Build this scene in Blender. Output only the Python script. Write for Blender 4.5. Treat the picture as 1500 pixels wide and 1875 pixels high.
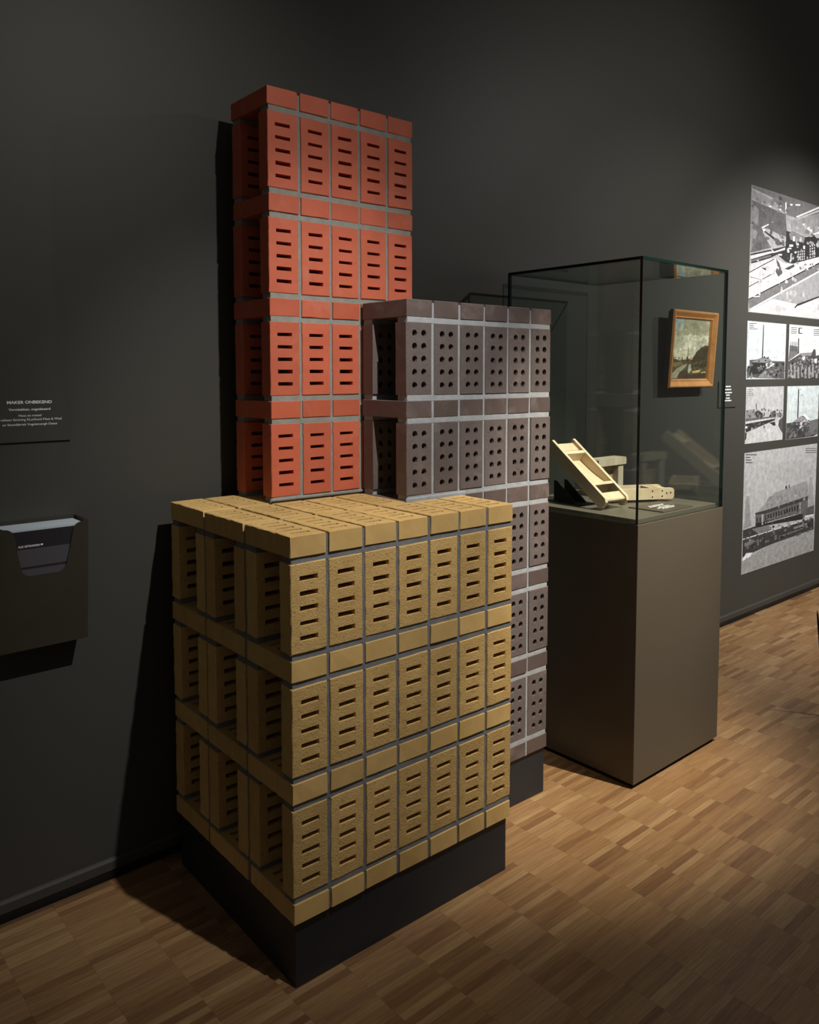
import bpy, bmesh, math, random
from mathutils import Matrix, Vector

for o in list(bpy.data.objects):
    bpy.data.objects.remove(o, do_unlink=True)
scene = bpy.context.scene
COL = scene.collection
random.seed(7)

# ------------------------------------------------------------------ camera
F = 0.168                                   # floor lies at z = 0; the lowest bricks start at F
cam_d = bpy.data.cameras.new('camera')
cam = bpy.data.objects.new('camera', cam_d)
COL.objects.link(cam)
YAW, PITCH, ROLL, FPX, CX, CY = 0.6930, -0.0690, -0.001, 1471.165, 743.606, 786.874
d_ = Vector((math.sin(YAW) * math.cos(PITCH), math.cos(YAW) * math.cos(PITCH), math.sin(PITCH)))
r_ = Vector((math.cos(YAW), -math.sin(YAW), 0))
u_ = r_.cross(d_)
r2 = r_ * math.cos(ROLL) + u_ * math.sin(ROLL)
u2 = u_ * math.cos(ROLL) - r_ * math.sin(ROLL)
CAM = Vector((-0.9776, -1.6026, 1.334 + F))
cam.matrix_world = Matrix(((r2.x, u2.x, -d_.x, CAM.x), (r2.y, u2.y, -d_.y, CAM.y), (r2.z, u2.z, -d_.z, CAM.z), (0, 0, 0, 1)))
cam_d.sensor_fit = 'HORIZONTAL'
cam_d.sensor_width = 36.0
cam_d.lens = FPX / 1500 * 36
cam_d.shift_x = (750 - CX) / 1500
cam_d.shift_y = -(937.5 - CY) / 1500
cam_d.clip_start = 0.05
scene.camera = cam

# ------------------------------------------------------------------ world, lights, exposure
w = bpy.data.worlds.new('dark_gallery')
scene.world = w
w.use_nodes = True
w.node_tree.nodes['Background'].inputs[0].default_value = (1.0, 0.93, 0.82, 1)
w.node_tree.nodes['Background'].inputs[1].default_value = 0.080
scene.view_settings.view_transform = 'Standard'
scene.view_settings.look = 'None'
scene.view_settings.gamma = 1.0
scene.view_settings.use_curve_mapping = False
scene.view_settings.exposure = 0.0


def spot(name, loc, aim, watts, angle, blend, color, radius=0.03):
    l = bpy.data.lights.new(name, 'SPOT')
    l.energy = watts
    l.spot_size = math.radians(angle)
    l.spot_blend = blend
    l.color = color
    l.shadow_soft_size = radius
    o = bpy.data.objects.new(name, l)
    COL.objects.link(o)
    o.location = loc
    o.rotation_euler = (Vector(aim) - Vector(loc)).to_track_quat('-Z', 'Y').to_euler()
    return o


# ceiling spots on one track, about 1.9 m out from the wall
TRACK_Z = 3.10
spot('spotlight_towers', (0.32, -1.13, TRACK_Z), (0.43, 0.40, 1.10), 200, 48, 1.0, (1.0, 0.965, 0.91), 0.016)
spot('spotlight_towers_wash', (0.32, -1.13, TRACK_Z), (-0.45, 0.70, 1.35), 58, 92, 1.0, (1.0, 0.975, 0.93), 0.016)
spot('spotlight_case', (1.80, -1.15, TRACK_Z), (1.53, 0.27, 0.66), 700, 44, 1.0, (1.0, 0.91, 0.77), 0.018)
spot('spotlight_painting', (3.10, -1.10, TRACK_Z), (3.0, 0.80, 1.25), 105, 78, 1.0, (1.0, 0.95, 0.87), 0.022)
spot('spotlight_painting_wash', (3.10, -1.10, TRACK_Z), (2.75, 0.80, 1.65), 66, 132, 1.0, (1.0, 0.97, 0.92), 0.022)
spot('spotlight_photographs', (4.45, -1.10, TRACK_Z), (4.40, 0.83, 1.10), 500, 86, 1.0, (1.0, 0.96, 0.91), 0.03)

# ------------------------------------------------------------------ helpers
TH = math.atan(111 / 5336)                  # the wall runs 1.2 degrees off the towers
EX = Vector((math.cos(TH), math.sin(TH), 0))
EY = Vector((-math.sin(TH), math.cos(TH), 0))
W0 = Vector((-0.493, 0.734, 0))


def wp(s, off, z):
    """point at s along the wall, off out from the wall, z above the floor"""
    return W0 + EX * s - EY * off + Vector((0, 0, z))


def link(name, me, parent=None, loc=None, rot=None):
    o = bpy.data.objects.new(name, me)
    COL.objects.link(o)
    if parent:
        o.parent = parent
    if loc is not None:
        o.location = loc
    if rot is not None:
        o.rotation_euler = rot
    return o


def tag(o, label=None, cat=None, group=None, kind=None):
    if label: o['label'] = label
    if cat: o['category'] = cat
    if group: o['group'] = group
    if kind: o['kind'] = kind
    return o


def empty(name, loc, rz=0, rot=None):
    o = bpy.data.objects.new(name, None)
    COL.objects.link(o)
    o.empty_display_size = 0.05
    o.location = loc
    o.rotation_euler = rot if rot else (0, 0, rz)
    return o


class MB:
    """collects faces, then builds one mesh"""
    def __init__(s):
        s.v = []; s.f = []; s.m = []

    def face(s, pts, m=0):
        n = len(s.v)
        s.v += [tuple(p) for p in pts]
        s.f.append(tuple(range(n, n + len(pts))))
        s.m.append(m)

    def box(s, x0, x1, y0, y1, z0, z1, m=0, c=0.0, mx=None, jit=0.0):
        """box with chamfered edges (c)"""
        bm = bmesh.new()
        bmesh.ops.create_cube(bm, size=1)
        for v in bm.verts:
            v.co = Vector((x0 + (v.co.x + .5) * (x1 - x0), y0 + (v.co.y + .5) * (y1 - y0), z0 + (v.co.z + .5) * (z1 - z0)))
        if c:
            bmesh.ops.bevel(bm, geom=bm.edges[:], offset=c, segments=1, affect='EDGES')
        n = len(s.v)
        for v in bm.verts:
            p = v.co.copy()
            if jit:
                p += Vector((random.uniform(-jit, jit), random.uniform(-jit, jit), random.uniform(-jit, jit)))
            if mx is not None: p = mx @ p
            s.v.append(tuple(p))
        bm.verts.index_update()
        for f in bm.faces:
            s.f.append(tuple(n + v.index for v in f.verts))
            s.m.append(m)
        bm.free()

    def prism(s, poly, y0, y1, m=0, mx=None):
        """polygon in x,z extruded along y"""
        k = len(poly); n = len(s.v)
        for y in (y0, y1):
            for x, z in poly:
                p = Vector((x, y, z))
                if mx is not None: p = mx @ p
                s.v.append(tuple(p))
        s.f.append(tuple(range(n, n + k))); s.m.append(m)
        s.f.append(tuple(range(n + 2 * k - 1, n + k - 1, -1))); s.m.append(m)
        for i in range(k):
            j = (i + 1) % k
            s.f.append((n + i, n + k + i, n + k + j, n + j)); s.m.append(m)

    def mesh(s, name, mats, smooth=False):
        me = bpy.data.meshes.new(name)
        me.from_pydata(s.v, [], s.f)
        for mt in mats: me.materials.append(mt)
        me.polygons.foreach_set('material_index', s.m)
        bm = bmesh.new(); bm.from_mesh(me)
        bmesh.ops.remove_doubles(bm, verts=bm.verts, dist=1e-6)
        bmesh.ops.recalc_face_normals(bm, faces=bm.faces)
        bm.to_mesh(me); bm.free()
        if smooth:
            me.polygons.foreach_set('use_smooth', [True] * len(me.polygons))
        me.update()
        return me

    def build(s, name, mats, parent=None, loc=None, rot=None, smooth=False):
        if not isinstance(mats, (list, tuple)): mats = [mats]
        return link(name, s.mesh(name, mats, smooth), parent, loc, rot)


# ------------------------------------------------------------------ materials
def new_mat(name):
    m = bpy.data.materials.new(name)
    m.use_nodes = True
    nt = m.node_tree
    b = nt.nodes['Principled BSDF']
    return m, nt, b


def N(nt, t, **kw):
    n = nt.nodes.new(t)
    for k, v in kw.items():
        if k.startswith('i_'):
            key = k[2:]
            key = int(key) if key.isdigit() else key.replace('_', ' ')
            n.inputs[key].default_value = v
        else:
            setattr(n, k, v)
    return n


def surface(name, col, col2, scale=8.0, rough=0.6, bump=0.1, bscale=60.0, bdist=0.002, stretch=(1, 1, 1), detail=4.0,
            vary=0.0, spec=0.4, fleck=None, metallic=0.0, wash=None):
    """noise-mixed colour, per-object variation, optional flecks/wash, fine bump"""
    m, nt, b = new_mat(name)
    L = nt.links.new
    tc = N(nt, 'ShaderNodeTexCoord')
    oi = N(nt, 'ShaderNodeObjectInfo')
    ml = N(nt, 'ShaderNodeVectorMath', operation='MULTIPLY', i_1=(91.7, 53.1, 37.3))
    cb = N(nt, 'ShaderNodeCombineXYZ')
    for i in range(3): L(oi.outputs['Random'], cb.inputs[i])
    L(cb.outputs[0], ml.inputs[0])
    ad = N(nt, 'ShaderNodeVectorMath', operation='ADD')
    mp = N(nt, 'ShaderNodeMapping', i_Scale=stretch)
    L(tc.outputs['Object'], mp.inputs['Vector'])
    L(mp.outputs[0], ad.inputs[0]); L(ml.outputs[0], ad.inputs[1])
    nz = N(nt, 'ShaderNodeTexNoise', i_Scale=scale, i_Detail=detail, i_Roughness=0.6)
    L(ad.outputs[0], nz.inputs['Vector'])
    rp = N(nt, 'ShaderNodeMapRange', i_1=0.3, i_2=0.7)
    L(nz.outputs[0], rp.inputs[0])
    mx = N(nt, 'ShaderNodeMix', data_type='RGBA')
    mx.inputs[6].default_value = (*col, 1); mx.inputs[7].default_value = (*col2, 1)
    L(rp.outputs[0], mx.inputs[0])
    out = mx.outputs[2]
    if fleck:
        fc, fs, f0, f1 = fleck
        n2 = N(nt, 'ShaderNodeTexNoise', i_Scale=fs, i_Detail=3.0, i_Roughness=0.7)
        L(ad.outputs[0], n2.inputs['Vector'])
        r2_ = N(nt, 'ShaderNodeMapRange', i_1=f0, i_2=f1)
        L(n2.outputs[0], r2_.inputs[0])
        m2 = N(nt, 'ShaderNodeMix', data_type='RGBA')
        m2.inputs[7].default_value = (*fc, 1)
        L(out, m2.inputs[6]); L(r2_.outputs[0], m2.inputs[0])
        out = m2.outputs[2]
    if wash:
        fc, fs, f0, f1 = wash
        n2 = N(nt, 'ShaderNodeTexNoise', i_Scale=fs, i_Detail=5.0, i_Roughness=0.65, i_Distortion=0.6)
        L(ad.outputs[0], n2.inputs['Vector'])
        r2_ = N(nt, 'ShaderNodeMapRange', i_1=f0, i_2=f1, i_4=0.55)
        L(n2.outputs[0], r2_.inputs[0])
        m2 = N(nt, 'ShaderNodeMix', data_type='RGBA')
        m2.inputs[7].default_value = (*fc, 1)
        L(out, m2.inputs[6]); L(r2_.outputs[0], m2.inputs[0])
        out = m2.outputs[2]
    if vary:
        vr = N(nt, 'ShaderNodeMapRange', i_3=1 - vary, i_4=1 + vary)
        L(oi.outputs['Random'], vr.inputs[0])
        hs = N(nt, 'ShaderNodeHueSaturation')
        L(vr.outputs[0], hs.inputs['Value']); L(out, hs.inputs['Color'])
        out = hs.outputs[0]
    L(out, b.inputs['Base Color'])
    b.inputs['Roughness'].default_value = rough
    b.inputs['Metallic'].default_value = metallic
    b.inputs['Specular IOR Level'].default_value = spec
    if bump:
        n3 = N(nt, 'ShaderNodeTexNoise', i_Scale=bscale, i_Detail=5.0, i_Roughness=0.65)
        L(ad.outputs[0], n3.inputs['Vector'])
        bp = N(nt, 'ShaderNodeBump', i_Strength=bump, i_Distance=bdist)
        L(n3.outputs[0], bp.inputs['Height']); L(bp.outputs[0], b.inputs['Normal'])
    return m


def plain(name, col, rough=0.5, spec=0.4, metallic=0.0):
    return surface(name, col, tuple(c * .9 for c in col), 5.0, rough, 0.0, spec=spec, metallic=metallic)


M = {}
M['wall'] = surface('wall_paint', (.0450, .0445, .0390), (.0480, .0475, .0415), 1.5, .55, .05, 220, .0006, spec=.3)
M['black_skirt'] = plain('black_skirting', (.006, .006, .006), .5)
M['yellow'] = surface('yellow_brick_smooth', (0.5950, 0.3987, 0.1547), (0.5117, 0.3272, 0.1190), 14, .8, .18, 240, .0008, vary=.10, spec=.2)
M['yellow_r'] = surface('yellow_brick_dragface', (0.5950, 0.3987, 0.1547), (0.4998, 0.3189, 0.1166), 20, .85, 1.0, 200, .0022, vary=.10, spec=.2,
                        stretch=(1, 1, 1), fleck=((.22, .13, .05), 170, .60, .70))
M['red'] = surface('red_brick_smooth', (0.4560, 0.1042, 0.0540), (0.3990, 0.0884, 0.0450), 12, .62, .12, 200, .0006, vary=.09, spec=.3, wash=((.42, .20, .14), 9, .56, .8))
M['red_r'] = surface('red_brick_wirecut', (0.4674, 0.1097, 0.0576), (0.4104, 0.0930, 0.0486), 12, .65, .3, 120, .001, vary=.09, spec=.3,
                     fleck=((.20, .04, .018), 90, .68, .78), wash=((.44, .22, .16), 8, .58, .85))
M['purple'] = surface('purple_brick_smooth', (0.1023, 0.0739, 0.0666), (0.0868, 0.0620, 0.0564), 12, .5, .12, 200, .0006, vary=.12, spec=.45, wash=((.24, .20, .19), 8, .52, .8))
M['purple_r'] = surface('purple_brick_wirecut', (0.1221, 0.0985, 0.0924), (0.0990, 0.0774, 0.0724), 16, .65, .6, 110, .002, vary=.10, spec=.35,
                        fleck=((.05, .03, .026), 120, .62, .74), wash=((.26, .23, .22), 9, .58, .85))
M['mortar_y'] = surface('mortar_dark_grey', (.200, .205, .210), (.150, .154, .158), 30, .95, .7, 160, .002, spec=.1)
M['mortar_r'] = surface('mortar_grey', (.26, .26, .235), (.20, .20, .18), 30, .95, .7, 160, .002, spec=.1)
M['mortar_p'] = surface('mortar_pale_grey', (.34, .355, .375), (.26, .272, .288), 30, .95, .7, 160, .002, spec=.1)
M['plinth'] = surface('black_plinth_board', (.0150, .0185, .0240), (.0185, .0220, .0275), 6, .42, .05, 120, .0005, spec=.4, fleck=((.05, .05, .055), 30, .74, .85))
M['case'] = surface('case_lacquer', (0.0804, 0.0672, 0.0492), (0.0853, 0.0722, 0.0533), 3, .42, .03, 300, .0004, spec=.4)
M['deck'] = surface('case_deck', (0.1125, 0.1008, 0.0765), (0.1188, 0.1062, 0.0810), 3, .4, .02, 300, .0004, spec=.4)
M['black'] = plain('black_recess', (.004, .004, .004), .6)
M['wood'] = surface('pale_beech', (.64, .52, .37), (.52, .40, .26), 22, .6, .25, 90, .0012, stretch=(1, .18, 1), spec=.3, vary=.06, fleck=((.16, .10, .05), 26, .70, .82))
M['wood_d'] = surface('aged_wood', (.40, .29, .17), (.28, .19, .11), 22, .65, .3, 90, .0012, stretch=(1, .18, 1), spec=.3)
M['wood_g'] = surface('greyed_wood', (.42, .37, .29), (.30, .26, .20), 22, .7, .3, 90, .0012, stretch=(1, 1, .2), spec=.25)
M['iron'] = plain('dark_iron', (.012, .011, .010), .55, metallic=.3)
M['white_print'] = plain('white_lettering', (.93, .95, .98), .6)
M['holder'] = surface('holder_lacquer', (.034, .030, .020), (.037, .032, .022), 4, .5, .03, 300, .0004, spec=.35)
M['paper'] = surface('paper_edges', (.50, .56, .62), (.40, .46, .52), 4, .7, .5, 300, .001, stretch=(.02, 1, 1), spec=.2)
M['frame'] = surface('golden_wood_frame', (.72, .330, .100), (.54, .225, .062), 16, .38, .15, 70, .001, spec=.5, vary=0, fleck=((.16, .06, .018), 60, .62, .8))
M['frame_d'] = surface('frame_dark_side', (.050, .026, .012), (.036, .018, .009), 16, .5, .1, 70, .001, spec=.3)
M['glass_edge'] = plain('glass_cut_edge', (.003, .014, .012), .15, .4)
M['tip'] = plain('pale_metal_tip', (.6, .6, .6), .3, metallic=.8)


def glass_mat():
    m, nt, b = new_mat('case_glass')
    nt.nodes.remove(b)
    L = nt.links.new
    out = nt.nodes['Material Output']
    lw = N(nt, 'ShaderNodeLayerWeight', i_Blend=0.5)
    pw = N(nt, 'ShaderNodeMath', operation='POWER', i_1=5.0)
    L(lw.outputs['Facing'], pw.inputs[0])
    sc = N(nt, 'ShaderNodeMath', operation='MULTIPLY_ADD', i_1=0.96, i_2=0.04)
    L(pw.outputs[0], sc.inputs[0])
    tr = N(nt, 'ShaderNodeBsdfTransparent')
    tr.inputs[0].default_value = (.945, .970, .955, 1)
    gl = N(nt, 'ShaderNodeBsdfGlossy', i_Roughness=0.0)
    gl.inputs[0].default_value = (1, 1, 1, 1)
    mx = N(nt, 'ShaderNodeMixShader')
    L(sc.outputs[0], mx.inputs[0]); L(tr.outputs[0], mx.inputs[1]); L(gl.outputs[0], mx.inputs[2])
    L(mx.outputs[0], out.inputs['Surface'])
    return m


M['glass'] = glass_mat()


def floor_mat():
    m, nt, b = new_mat('oak_strips')
    L = nt.links.new
    tc = N(nt, 'ShaderNodeTexCoord')
    oi = N(nt, 'ShaderNodeObjectInfo')
    ge = N(nt, 'ShaderNodeNewGeometry')
    sm = N(nt, 'ShaderNodeMath', operation='ADD')
    L(oi.outputs['Random'], sm.inputs[0]); L(ge.outputs['Random Per Island'], sm.inputs[1])
    fr = N(nt, 'ShaderNodeMath', operation='FRACT')
    L(sm.outputs[0], fr.inputs[0])
    rp = N(nt, 'ShaderNodeValToRGB')
    el = rp.color_ramp.elements
    stops = [(0, (0.157, 0.080, 0.036)), (.10, (0.194, 0.102, 0.044)), (.30, (0.237, 0.131, 0.056)), (.5, (0.258, 0.148, 0.064)), (.68, (0.243, 0.137, 0.062)), (.82, (0.279, 0.169, 0.077)), (.94, (0.312, 0.195, 0.091)), (1, (0.217, 0.116, 0.058))]
    el[0].position = 0; el[0].color = (*stops[0][1], 1)
    el[1].position = 1; el[1].color = (*stops[-1][1], 1)
    for p, c in stops[1:-1]:
        e = el.new(p); e.color = (*c, 1)
    L(fr.outputs[0], rp.inputs[0])
    # grain along the strip, shifted for every strip
    cb = N(nt, 'ShaderNodeCombineXYZ')
    k1 = N(nt, 'ShaderNodeMath', operation='MULTIPLY', i_1=37.0)
    L(fr.outputs[0], k1.inputs[0])
    L(k1.outputs[0], cb.inputs[0]); L(k1.outputs[0], cb.inputs[1]); L(k1.outputs[0], cb.inputs[2])
    ad = N(nt, 'ShaderNodeVectorMath', operation='ADD')
    L(tc.outputs['Object'], ad.inputs[0]); L(cb.outputs[0], ad.inputs[1])
    mp = N(nt, 'ShaderNodeMapping', i_Scale=(9, 150, 20))
    L(ad.outputs[0], mp.inputs['Vector'])
    nz = N(nt, 'ShaderNodeTexNoise', i_Scale=1.0, i_Detail=5.0, i_Roughness=.6, i_Distortion=.5)
    L(mp.outputs[0], nz.inputs['Vector'])
    mr = N(nt, 'ShaderNodeMapRange', i_1=.3, i_2=.7, i_3=.76, i_4=1.22)
    L(nz.outputs[0], mr.inputs[0])
    hs = N(nt, 'ShaderNodeHueSaturation')
    L(rp.outputs[0], hs.inputs['Color']); L(mr.outputs[0], hs.inputs['Value'])
    L(hs.outputs[0], b.inputs['Base Color'])
    b.inputs['Roughness'].default_value = .42
    b.inputs['Specular IOR Level'].default_value = .35
    bp = N(nt, 'ShaderNodeBump', i_Strength=.15, i_Distance=.0006)
    L(nz.outputs[0], bp.inputs['Height']); L(bp.outputs[0], b.inputs['Normal'])
    return m


M['floor'] = floor_mat()
M['joint'] = plain('floor_joint', (.10, .055, .026), .8)


def print_mat(name, rough=.5, amount=.5, scale=30.0, tint=(1, 1, 1)):
    m, nt, b = new_mat(name)
    L = nt.links.new
    at = N(nt, 'ShaderNodeVertexColor', layer_name='Col')
    tc = N(nt, 'ShaderNodeTexCoord')
    nz = N(nt, 'ShaderNodeTexNoise', i_Scale=scale, i_Detail=7.0, i_Roughness=.7)
    L(tc.outputs['Object'], nz.inputs['Vector'])
    mr = N(nt, 'ShaderNodeMapRange', i_1=.3, i_2=.7, i_3=1 - amount, i_4=1 + amount)
    L(nz.outputs[0], mr.inputs[0])
    hs = N(nt, 'ShaderNodeHueSaturation')
    L(at.outputs[0], hs.inputs['Color']); L(mr.outputs[0], hs.inputs['Value'])
    L(hs.outputs[0], b.inputs['Base Color'])
    b.inputs['Roughness'].default_value = rough
    b.inputs['Specular IOR Level'].default_value = .3
    return m


M['photo'] = print_mat('photograph_ink', .55, .30, 26.0)
M['oil'] = print_mat('oil_paint', .4, .45, 16.0)


def layered_print(name, polys, w, h, mat, parent, y=-0.0005, step=0.000003):
    """flat print: coloured polygons in 0..1 panel space, one thin layer after another"""
    vs, fs, cs = [], [], []
    for i, (c, poly) in enumerate(polys):
        n = len(vs)
        for a, b_ in poly:
            vs.append((a * w, y - i * step, b_ * h)); cs.append((*c, 1))
        fs.append(tuple(range(n, n + len(poly))))
    me = bpy.data.meshes.new(name)
    me.from_pydata(vs, [], fs)
    me.materials.append(mat)
    ca = me.color_attributes.new('Col', 'FLOAT_COLOR', 'POINT')
    for i, c in enumerate(cs): ca.data[i].color = c
    me.update()
    return link(name, me, parent)


def lettering(name, txt, width, height, parent, loc, rot=(math.pi / 2, 0, 0), bold=0.0, mat=None, align='CENTER'):
    """text as a flat mesh, fitted to width x cap height; loc is the centre of the baseline (or its left end)"""
    cu = bpy.data.curves.new(name, 'FONT')
    cu.body = txt
    cu.size = 1.0
    cu.offset = bold
    cu.align_x = align
    cu.fill_mode = 'FRONT'
    cu.resolution_u = 3
    t = bpy.data.objects.new(name, cu)
    COL.objects.link(t)
    dg = bpy.context.evaluated_depsgraph_get()
    me = bpy.data.meshes.new_from_object(t.evaluated_get(dg))
    bpy.data.objects.remove(t, do_unlink=True)
    xs = [v.co.x for v in me.vertices]
    sx = width / (max(xs) - min(xs)); sy = height / 0.70
    for v in me.vertices: v.co = Vector((v.co.x * sx, v.co.y * sy, 0))
    me.name = name
    me.materials.clear(); me.materials.append(mat or M['white_print'])
    return link(name, me, parent, loc, rot)

# ------------------------------------------------------------------ floor, wall, baseboard
fl = MB()
fl.box(-3.4, 9.0, -4.2, 0.20 + 0.7, -0.06, -0.0035)
floor = fl.build('floor', M['joint'], loc=(0, 0, 0), rot=(0, 0, TH))
tag(floor, 'oak strip parquet floor of short narrow strips', 'floor', kind='structure')
SP, SW = 0.1624, 0.0222                     # strip length pitch, strip width pitch
R_TH = Matrix.Rotation(TH, 4, 'Z')


def project(p):
    v = p - CAM
    z = v.dot(d_)
    if z < .05: return None
    return CX + FPX * v.dot(r2) / z, CY - FPX * v.dot(u2) / z, z


strips = []
FY1 = 0.738                                 # floor runs up to the wall in the rotated frame
i0, i1 = int(-3.0 / SP), int(8.6 / SP)
for i in range(i0, i1):
    x0 = -0.342 + i * SP
    ph = random.random() * SW
    y = FY1 - ph
    while y > -3.6:
        yb = y - SW
        strips.append((x0, y, yb))
        y = yb


def covered(px, py, x, y):
    # behind the towers, the case or their shadows of sight, roughly
    if px < 0 or px > 1500 or py > 1875 or py < 1080: return True
    if -0.05 < x < 1.25 and 0 < y < .75: return True
    if 500 < px < 930 and py < 1810 - (px - 541) * .579: return True
    if 290 < px <= 541 and py < 1490 + (px - 327) * 1.5: return True
    if 925 <= px < 1000 and py < 1470: return True
    if 1000 <= px < 1160 and py < 1385 + (px - 1000) * .36: return True
    if 1160 <= px < 1322 and py < 1443 - (px - 1160) * .6: return True
    return False


cand = []
for k, (x0, y1, y0) in enumerate(strips):
    c = R_TH @ Vector((x0 + SP / 2, (y0 + y1) / 2, 0))
    q = project(c)
    if q and not covered(q[0], q[1], c.x, c.y):
        cand.append((q[2], k))
cand.sort()
near = {k for _, k in cand[:300]}
g_ = 0.00014
sm = MB(); sm.box(-SP / 2 + g_, SP / 2 - g_, -SW / 2 + g_, SW / 2 - g_, -0.006, 0.0)
strip_me = sm.mesh('floor_strip', [M['floor']])
vs, fs = [], []
for k, (x0, y1, y0) in enumerate(strips):
    xc, yc = x0 + SP / 2, (y0 + y1) / 2
    dz = random.uniform(-.00025, .0)
    if k in near:
        o = link('floor_strip', strip_me, floor, (xc, yc, dz))
    else:
        n = len(vs)
        a, b_ = SP / 2 - g_, SW / 2 - g_
        for sx, sy in ((-1, -1), (1, -1), (1, 1), (-1, 1)):
            vs.append((xc + sx * a, yc + sy * b_, dz))
        for sx, sy in ((-1, -1), (1, -1), (1, 1), (-1, 1)):
            vs.append((xc + sx * a, yc + sy * b_, -.004))
        fs.append((n, n + 1, n + 2, n + 3))
        for e in range(4):
            e2 = (e + 1) % 4
            fs.append((n + e, n + 4 + e, n + 4 + e2, n + e2))
me = bpy.data.meshes.new('floor_strips_field')
me.from_pydata(vs, [], fs); me.materials.append(M['floor']); me.update()
tag(link('floor_strips_field', me, floor), kind='stuff')

wl = MB()
wl.box(-3.0, 8.6, 0.0, 0.15, -0.06, 4.6)
wall_back = wl.build('wall_back', M['wall'], loc=W0, rot=(0, 0, TH))
tag(wall_back, 'dark olive grey gallery wall', 'wall', kind='structure')
bb = empty('baseboard_back', W0, TH)
tag(bb, 'low wall-coloured baseboard with black foot', 'baseboard', kind='structure')
b1 = MB(); b1.prism([(0, 0), (.010, 0), (.010, .026), (.006, .032), (0, .034)], -3.0, 8.6,
                    mx=Matrix(((0, 1, 0, 0), (-1, 0, 0, 0), (0, 0, 1, .026), (0, 0, 0, 1))))
b1.build('moulding', M['wall'], bb)
b2 = MB(); b2.box(-3.0, 8.6, -.008, 0, 0, .026); b2.build('kick_strip', M['black_skirt'], bb)

# ------------------------------------------------------------------ the three brick towers
BW, BH, BL, JZ, JY, PX = 0.1002, 0.0519, 0.2169, 0.0160, 0.0119, 0.110
PZ = BH + BL + 2 * JZ
PY = BL + JY


def rnd(a): return random.uniform(-a, a)


def slot_brick(fr=(.16, .328, .495, .662, .83), sw=.50, sh=.0115, seed=0, jit=.0006, ch=.0016):
    """brick standing on end: x width, y thickness 0..BH, z length; slots run through y"""
    random.seed(seed)
    mb = MB()
    xs = [0, ch, (1 - sw) / 2 * BW, (1 + sw) / 2 * BW, BW - ch, BW]
    zs = [0, ch]
    for f in fr: zs += [f * BL - sh / 2 + rnd(.0006), f * BL + sh / 2 + rnd(.0006)]
    zs += [BL - ch, BL]
    V = {}

    def vert(i, j, side):
        key = (i, j, side)
        if key not in V:
            x, z = xs[i], zs[j]
            y = 0 if side == 0 else BH
            edge = i in (0, 5) or j in (0, len(zs) - 1)
            if edge: y = ch if side == 0 else BH - ch
            corner = edge
            V[key] = len(mb.v)
            a = jit * (1.8 if corner else 1.0)
            mb.v.append((x + rnd(a), y + (rnd(a * .6)), z + rnd(a)))
        return V[key]
    nz = len(zs)
    for side in (0, 1):
        for i in range(5):
            for j in range(nz - 1):
                if i == 2 and j >= 2 and j % 2 == 0 and j <= nz - 4:
                    continue
                q = [vert(i, j, side), vert(i + 1, j, side), vert(i + 1, j + 1, side), vert(i, j + 1, side)]
                if side: q.reverse()
                mb.f.append(tuple(q)); mb.m.append(1)
    for j in range(2, nz - 3, 2):           # slot walls
        ring = [(2, j), (3, j), (3, j + 1), (2, j + 1)]
        for e in range(4):
            a, b_ = ring[e], ring[(e + 1) % 4]
            mb.f.append((vert(*b_, 0), vert(*a, 0), vert(*a, 1), vert(*b_, 1))); mb.m.append(1)
    for j in range(nz - 1):
        mb.f.append((vert(0, j, 0), vert(0, j + 1, 0), vert(0, j + 1, 1), vert(0, j, 1))); mb.m.append(0)
        mb.f.append((vert(5, j, 0), vert(5, j, 1), vert(5, j + 1, 1), vert(5, j + 1, 0))); mb.m.append(0)
    for i in range(5):
        mb.f.append((vert(i, 0, 0), vert(i, 0, 1), vert(i + 1, 0, 1), vert(i + 1, 0, 0))); mb.m.append(0)
        mb.f.append((vert(i, nz - 1, 0), vert(i + 1, nz - 1, 0), vert(i + 1, nz - 1, 1), vert(i, nz - 1, 1))); mb.m.append(0)
    return mb


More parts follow.
